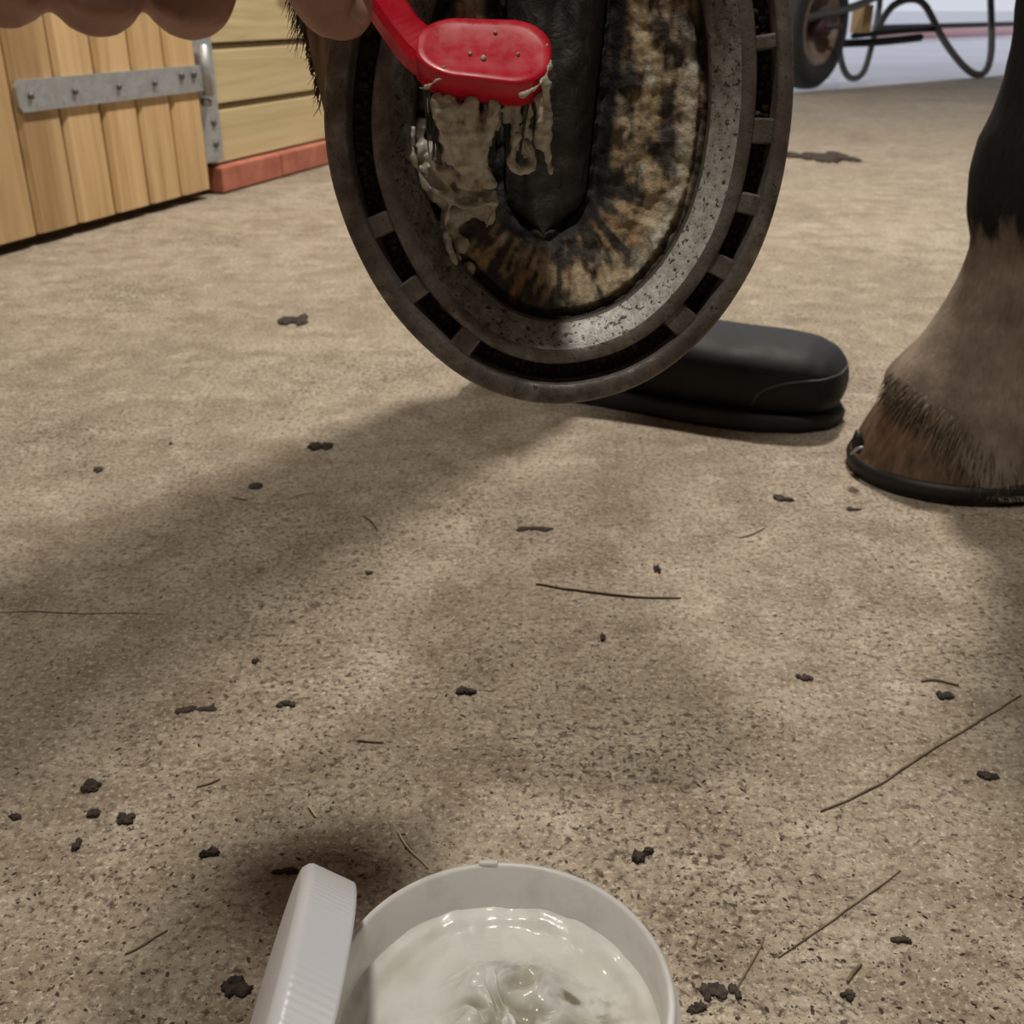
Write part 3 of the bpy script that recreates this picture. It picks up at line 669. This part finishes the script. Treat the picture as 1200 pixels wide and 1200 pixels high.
for u, v, d, r in ((50, -240, .248, .017), (140, -260, .254, .018), (235, -260, .262, .018), (320, -240, .268, .016), (100, -340, .244, .022), (200, -350, .248, .022), (120, -430, .236, .022), (200, -300, .238, .018), (280, -310, .262, .018)):
    b.lump(at(u, v, d), r, pr, 2, .05)
b.tube([at(130, -420, .238), at(90, -560, .215), at(40, -760, .19)], [.026, .024, .027], 18, round_end=True)
me = remeshed(b, .0013, 5); link('hand', me, M_SKIN, hand)
b = MB(); b.tube([at(60, -640, .203), at(0, -900, .18), at(-160, -1300, .16)], [.033, .040, .048], 18, round_end=True); b.build('sleeve', M_SLEEVE, hand)
nl = []; tn = at(398, 10, .2515); 
b = MB(); b.lump(at(412, 3, .2452), .0050, pr, 2, .02, (1, .75, .25), ((at(420, 25, .25) - at(388, 0, .25)).normalized(), Vector((0, 0, 1)), Vector((0, -1, 0)))); b.build('thumb_nail', M_NAIL, hand)

# ------------------------------------------------------------------ pot of paste and its lid
PZ = .072; PC = Vector((-.003, .1965, 0)); PR = .0455
pot = empty('paste_pot', PC); tag(pot, 'open white plastic pot of thick white hoof paste', 'pot')
b = MB(); prof = [(.040, .0), (.0445, .002), (.0460, .006), (.0460, .046), (.0485, .048), (.0485, .050), (.0455, .052), (.0452, .054), (.0472, .0555), (.0472, .0575), (.0452, .0590), (.0452, .0615), (.0468, .0628), (.0468, .0648), (.0450, .0662), (.0450, .0705), (.0444, .0716), (.0434, .0718), (.0428, .0708), (.0426, .060), (.0426, .004)]
b.loft([[PC + Vector((r * math.cos(a * math.pi / 48), r * math.sin(a * math.pi / 48), z)) for a in range(96)] for r, z in prof]); b.build('tub', M_POT, pot)
b = MB(); b.box(PC + Vector((-.004, .0435, PZ)), (Vector((1, 0, 0)), Vector((0, 1, 0)), ZZ), (.0028, .0008, .0008)); bevel(b.build('rim_tab', M_POT, pot, False), .0005)
pv, pf = [], []; NR, NA = 90, 200
def paste_core(x, y):
    a = math.atan2(y + .035, x + .002); rr = math.hypot(x + .002, y + .035)
    return math.exp(-((x - .003) / .016) ** 4 - ((y - .004) / .018) ** 4), noise.fractal(Vector((a * 3.6 + 1.6 * noise.noise(Vector((x * 60, y * 60, 2))), rr * 55, 5)), 1, 2, 3)
def paste_h(x, y):
    r = math.hypot(x, y)
    h = .0525 + .0022 * noise.noise(Vector((x * 35, y * 35, 1)))
    a = math.atan2(y + .03, x + .005); rr = math.hypot(x + .005, y + .03)
    core, rid = paste_core(x, y)
    h += core * (.0080 + .0036 * (1 - 2.4 * abs(rid)) + .0012 * noise.noise(Vector((x * 300, y * 120, 5))))
    h -= .004 * math.exp(-((x + .008 + (y + .01) * -.55) / .004) ** 2) * math.exp(-((y + .006) / .016) ** 2)
    h += .0016 * noise.fractal(Vector((x * 90, y * 200, 2)), 1, 2, 3) * math.exp(-((x - .024) / .012) ** 2 - ((y - .004) / .012) ** 2)
    h += .0009 * noise.fractal(Vector((x * 120, y * 120, 8)), 1, 2, 3) + .0012 * math.exp(-((r - .0395) / .0016) ** 2) * (.6 + noise.noise(Vector((a * 4, 0, 3))))
    h += .0035 * max(0, (r - .034) / .0086) ** 2
    return h
pcol = []
for i in range(NR + 1):
    r = .0427 * i / NR
    for j in range(NA):
        a = 2 * math.pi * j / NA; x, y = r * math.cos(a), r * math.sin(a); h = paste_h(x, y); pv.append(PC + Vector((x, y, h)))
        c = (.87, .87, .83); g = noise.fractal(Vector((x * 150, y * 260, 12)), 1, 2, 4)
        loc = math.exp(-((x - .024) / .009) ** 2 - ((y - .008) / .006) ** 2)
        c = mixc(c, (.30, .265, .19), loc * (g * 2 + .25)); c = mixc(c, (.60, .58, .48), (noise.noise(Vector((x * 70, y * 70, 4)))) * 1.2)
        c = mixc(c, (.46, .43, .34), .9 * math.exp(-((x + .008 + (y + .01) * -.55) / .0028) ** 2) * math.exp(-((y + .006) / .014) ** 2))
        co, ri = paste_core(x, y); c = mixc(c, (.46, .44, .35), co * (abs(ri) - .16) * 3.2)
        pcol.append(c)
for i in range(NR):
    for j in range(NA): pf.append((i * NA + j, (i + 1) * NA + j, (i + 1) * NA + (j + 1) % NA, i * NA + (j + 1) % NA))
paste = mesh('paste', pv, pf, M_PASTE, pot); ca = paste.data.attributes.new('tint', 'FLOAT_COLOR', 'POINT')
for k, c in enumerate(pcol): ca.data[k].color = (*c, 1)
LN = Vector((-.92, .25, .31)).normalized(); LR = .0515; LC = Vector((-.0705, .196, .0475)); LA = Vector((0, 1, 0)); LB = LN.cross(LA)
lid = empty('pot_lid', LC - ZZ * .047); tag(lid, 'white ribbed screw lid leaning against the left of the paste pot', 'lid')
b = MB(); NK = 640; rings = []
for d, r, k in ((0.0, .0, 0), (0.0, LR - .0045, 0), (-.0004, LR - .0022, 0), (-.0018, LR - .0006, 0), (-.0030, LR, .5), (-.0040, LR, 1), (-.0150, LR, 1), (-.0158, LR, .5), (-.0160, LR - .0004, 0), (-.0160, LR - .0016, 0), (-.0030, LR - .0018, 0), (-.0022, LR - .003, 0), (-.0020, 0, 0)):
    rings.append([LC + LN * d + (LA * math.cos(2 * math.pi * a / NK) + LB * math.sin(2 * math.pi * a / NK)) * max(.0002, r - (.00011 * k if a % 4 < 2 else 0)) for a in range(NK)])
b.loft(rings, caps=False); b.build('lid_shell', M_LID, lid)

# ------------------------------------------------------------------ wheelbarrow at the barn mouth
WD = 4.24; wb = empty('wheelbarrow', Vector((1.5, 4.9, 0))); tag(wb, 'grey tubular wheelbarrow parked at the bright barn mouth', 'wheelbarrow')
WR = .235; gc = ground(948, 106); WC = Vector((gc.x - .0, gc.y + .08, WR)); WNn = (Vector((.75, -.66, 0))).normalized(); WT = Vector((-WNn.y, WNn.x, 0))
def ring_at(r, o, seg=40): return [WC + WNn * o + (WT * math.cos(2 * math.pi * a / seg) + ZZ * math.sin(2 * math.pi * a / seg)) * r for a in range(seg)]
b = MB(); b.loft([ring_at(r, o) for r, o in ((.145, -.045), (.175, -.058), (.215, -.055), (.232, -.036), (.235, 0), (.232, .036), (.215, .055), (.175, .058), (.145, .045))], caps=False); wheel = b.build('tyre', M_TYRE, wb)
b = MB(); b.loft([ring_at(r, o) for r, o in ((.15, .046), (.142, .052), (.128, .046), (.115, .012), (.02, .008), (.02, -.008), (.115, -.012), (.128, -.046), (.15, -.046))], caps=False); b.build('wheel_rim', M_RIM, wb)
b = MB(); b.tube([WC - WNn * .07, WC + WNn * .07], .036, 16); b.tube([WC - WNn * .13, WC + WNn * .13], .011, 10); b.build('hub', M_HUB, wb)
def wtube(name, pts, r, m=M_TUBE, n=30): q = MB(); q.tube(catmull([at(*p) for p in pts], n), r, 10, round_end=True); return q.build(name, m, wb)
wtube('leg', [(1030, 30, 4.75), (1045, 8, 4.75), (1066, -1, 4.8), (1084, 6, 4.85), (1104, 44, 4.9), (1126, 74, 4.95), (1143, 87, 4.98), (1156, 82, 5.0), (1162, 55, 5.0), (1161, 0, 5.0), (1159, -80, 5.0)], .016)
wtube('leg', [(983, 20, 4.75), (984, 60, 4.75), (990, 84, 4.78), (1000, 92, 4.8), (1012, 84, 4.82), (1021, 55, 4.85), (1030, 10, 4.85), (1036, -60, 4.85)], .014)
wtube('frame_rail', [(930, 24, 4.1), (965, 17, 4.2), (1005, 6, 4.4), (1060, -20, 4.7), (1150, -60, 5.1), (1260, -95, 5.4)], .016)
wtube('frame_rail', [(915, -10, 4.35), (965, -14, 4.5), (1040, -30, 4.9), (1120, -60, 5.3)], .016)
wtube('cross_bar', [(985, 51, 4.75), (1030, 49, 4.8), (1078, 44, 4.9)], .017, M_SHOEDARK)
wtube('brace', [(1000, 42, 4.7), (1060, 36, 4.8), (1100, 34, 4.9)], .012, M_SHOEDARK)
b = MB(); ax = (Vector((.75, .66, 0)), Vector((-.66, .75, 0)), ZZ); b.box(at(1010, 22, 4.6), ax, (.035, .03, .055)); bevel(b.build('timber_block', M_BLOCK, wb, False), .004)
b = MB(); rings = []
for z, e in ((.42, .72), (.70, 1.0), (.705, 1.02), (.70, .98), (.435, .70)):
    rings.append([Vector((1.95, 5.35, z)) + ax[0] * (x * e) + ax[1] * (y * e) for x, y in [(c * .55, s_ * .34) for c, s_ in [(math.copysign(abs(math.cos(t)) ** .6, math.cos(t)), math.copysign(abs(math.sin(t)) ** .6, math.sin(t))) for t in [2 * math.pi * k / 28 for k in range(28)]]]])
b.loft(rings); b.build('tray', M_TRAY, wb)
# striped pole lying across the yard
pole = MB(); pole.tube([ground(1025, 42, .05), ground(1300, 32, .05)], .05, 12); pole = pole.build('ground_pole', mat('pale_pink_paint', (.60, .36, .36), .6)); tag(pole, 'pale pink pole lying on the yard behind the wheelbarrow', 'pole')
b = MB(); b.tube([ground(1025, 33, .02), ground(1300, 25, .02)], .05, 10); tag(b.build('ground_rail', M_SHOEDARK), 'thin dark rail lying on the yard beyond the pink pole', 'rail')

# ------------------------------------------------------------------ debris on the floor
def straw(pts, wd, label, m=M_STRAW):
    dep = (ground(*pts[0]) - Vector((0, 0, CAMH))).length; r = wd / FPX * dep / 2 * .62; q = catmull([ground(u, v, r * .85) for u, v in pts], 14)
    q = [p + Vector((noise.noise(p * 90), noise.noise(p * 90 + Vector((3, 1, 2))), 0)) * r * 1.6 for p in q]; b = MB(); b.tube(q, [r * (.6 + .4 * math.sin(math.pi * (i + 1) / 15)) for i in range(14)], 6); tag(b.build('straw_stalk', m), label, 'straw', 'straw stalks on the floor')
straw([(628, 684), (680, 692), (740, 699), (798, 701)], 5, 'dark straw stalk lying level below the raised hoof')
straw([(962, 950), (1020, 925), (1090, 880), (1150, 843), (1196, 815)], 5, 'long curved brown stalk at the right edge')
straw([(466, 974), (482, 998), (502, 1018)], 4, 'short pale stalk just behind the pot rim', M_STRAWPALE)
straw([(361, 945), (370, 958)], 4.5, 'tiny pale straw chip above the white lid', M_STRAWPALE)
straw([(912, 1122), (970, 1082), (1012, 1052), (1056, 1020)], 4, 'straight dark stalk slanting right of the pot')
straw([(862, 1162), (880, 1128), (896, 1100)], 4, 'short thin stalk nearest the right side of the pot')
straw([(866, 630), (882, 626), (896, 619)], 3, 'short dark stalk left of the standing hoof')
straw([(425, 605), (436, 612), (441, 622)], 3.5, 'small curled reddish stalk in the long shadow', mat('reddish_straw', (.13, .05, .03), .8))
straw([(272, 583), (290, 586)], 3, 'short stalk beside the upper edge of the long shadow')
straw([(338, 584), (352, 579), (366, 577)], 3, 'pale straw sliver on the edge of the long shadow', M_STRAWPALE)
straw([(230, 922), (245, 918), (258, 913)], 4, 'short dark stalk among the clumps on the left')
straw([(418, 868), (450, 870)], 3.5, 'thin level stalk in the middle of the floor')
straw([(146, 1118), (166, 1108), (196, 1090)], 4.5, 'dark stalk left of the white lid')
straw([(992, 1152), (1000, 1140), (1010, 1130)], 7, 'stubby dark stalk in the lower right corner area')
straw([(1080, 798), (1100, 797), (1124, 803)], 5, 'short leaf-like stalk above the long curved stalk', )
def clump(u, v, wpx, hpx, label, sub=3):
    p = ground(u, v); dep = (p - Vector((0, 0, CAMH))).length; r = wpx / FPX * dep / 2; rz = max(.0012, hpx / FPX * dep / 2 * .8); b = MB(); rg2 = random.Random(int(u * 7 + v)); ky = max(1.2, .8 * dep / CAMH)
    nk = 6 if wpx < 36 else 12; kf = .78 if nk == 6 else .45
    for k in range(nk): b.lump(p + Vector((rg2.uniform(-.6, .6) * r / kf ** .5, rg2.uniform(-.5, .5) * r * hpx / wpx * ky, rz * .3 * kf)), 1, rg2, sub, .55, (r * rg2.uniform(.35, .7) * kf, r * hpx / wpx * ky * .8 * rg2.uniform(.5, 1), rz * (kf ** 1.5)))
    tag(b.build('dirt_clump', M_CLUMP), label, 'dirt clump', 'dirt clumps on the floor')
for a in ((375, 524, 26, 11, 'smooth dark dropping alone left of the raised hoof'), (115, 551, 12, 7, 'small dark crumb high on the left of the floor'),
          (275, 1158, 34, 22, 'large dark clump touching the left of the lid'), (151, 961, 24, 13, 'dark clump on the left below two smaller ones'), (105, 923, 24, 15, 'dark clump left of centre near the left edge'),
          (225, 832, 44, 9, 'flat smeared clump inside the long shadow'), (336, 826, 24, 9, 'winged dark clump right of the flat smeared clump'), (247, 1001, 22, 13, 'dark clump above and left of the lid'),
          (91, 992, 11, 16, 'upright dark crumb on the lower left'), (18, 957, 16, 8, 'dark crumb at the left edge'), (110, 954, 15, 12, 'ragged crumb between two clumps on the left'),
          (334, 1021, 30, 8, 'flat brown chip above the lid'), (299, 776, 8, 8, 'round black crumb in the middle of the long shadow'), (942, 795, 18, 8, 'dark crumb at the right end of the soft shadow'),
          (1108, 816, 18, 10, 'dark crumb above the long curved stalk'), (1157, 910, 24, 10, 'dark crumb right of the long curved stalk'), (993, 1168, 14, 11, 'black crumb in the lower right'),
          (845, 1163, 40, 16, 'loose crumbly heap right of the pot'), (752, 1003, 22, 18, 'crumbly brown clump beyond the pot'), (814, 1182, 22, 9, 'dark crumb against the right side of the pot'),
          (1056, 1102, 22, 9, 'dark sliver low on the right'), (548, 811, 28, 10, 'dark smear of dirt in the soft shadow'), (706, 748, 7, 10, 'tiny black crumb left end of soft shadow'),
          (628, 620, 40, 7, 'scatter of dark dirt just under the boot shadow'), (770, 668, 7, 12, 'tiny upright crumb below the boot'), (920, 585, 26, 8, 'dark fleck between the boot and the standing hoof'),
          (1000, 597, 22, 5, 'thin dark fleck beside the standing hoof'), (432, 672, 9, 6, 'tiny crumb within the upper long shadow'), (200, 520, 5, 4, 'speck on the open floor below the door'), (300, 570, 22, 7, 'flat dark fleck above the long shadow')):
    clump(*a)
# dark droppings on the far floor
for u, v, wpx, hpx, lab in ((958, 184, 70, 12, 'flat brown dropping on the far floor right of the hoof'), (348, 376, 38, 14, 'flat brown scuff of dirt left of the hoof')):
    clump(u, v, wpx, hpx, lab)
# fine grit nobody could count
gb = MB(); gr = random.Random(31); oct_v = [Vector(q) for q in ((1, .1, 0), (.35, .8, 0), (-.7, .6, 0), (-.9, -.4, 0), (.2, -.8, 0), (.15, .1, .75), (-.25, -.1, .7))]; of = [(0, 1, 5), (1, 2, 6, 5), (2, 3, 6), (3, 4, 6), (4, 0, 5, 6)]
cnt = 0
while cnt < 4200:
    u = gr.uniform(-60, 1260); v = 480 + 760 * gr.random() ** .75; p = ground(u, v)
    if noise.noise(p * 9) + .55 * noise.noise(p * 30) + gr.uniform(-.3, .5) < .05: continue
    if (p - PC).length < .05 or (.2 < p.x < .45 and .62 < p.y < .79): continue
    r = .00022 + .0007 * gr.random() ** 4; a = gr.uniform(0, 6.28); st = gr.uniform(.8, 2.2)
    gb.add([p + Vector((math.cos(a) * q.x * st - math.sin(a) * q.y, math.sin(a) * q.x * st + math.cos(a) * q.y, q.z * .9)) * r for q in oct_v], of); cnt += 1
tag(gb.build('floor_grit', M_GRIT, None, False), 'fine dark grit strewn over the concrete floor', 'grit', kind='stuff')
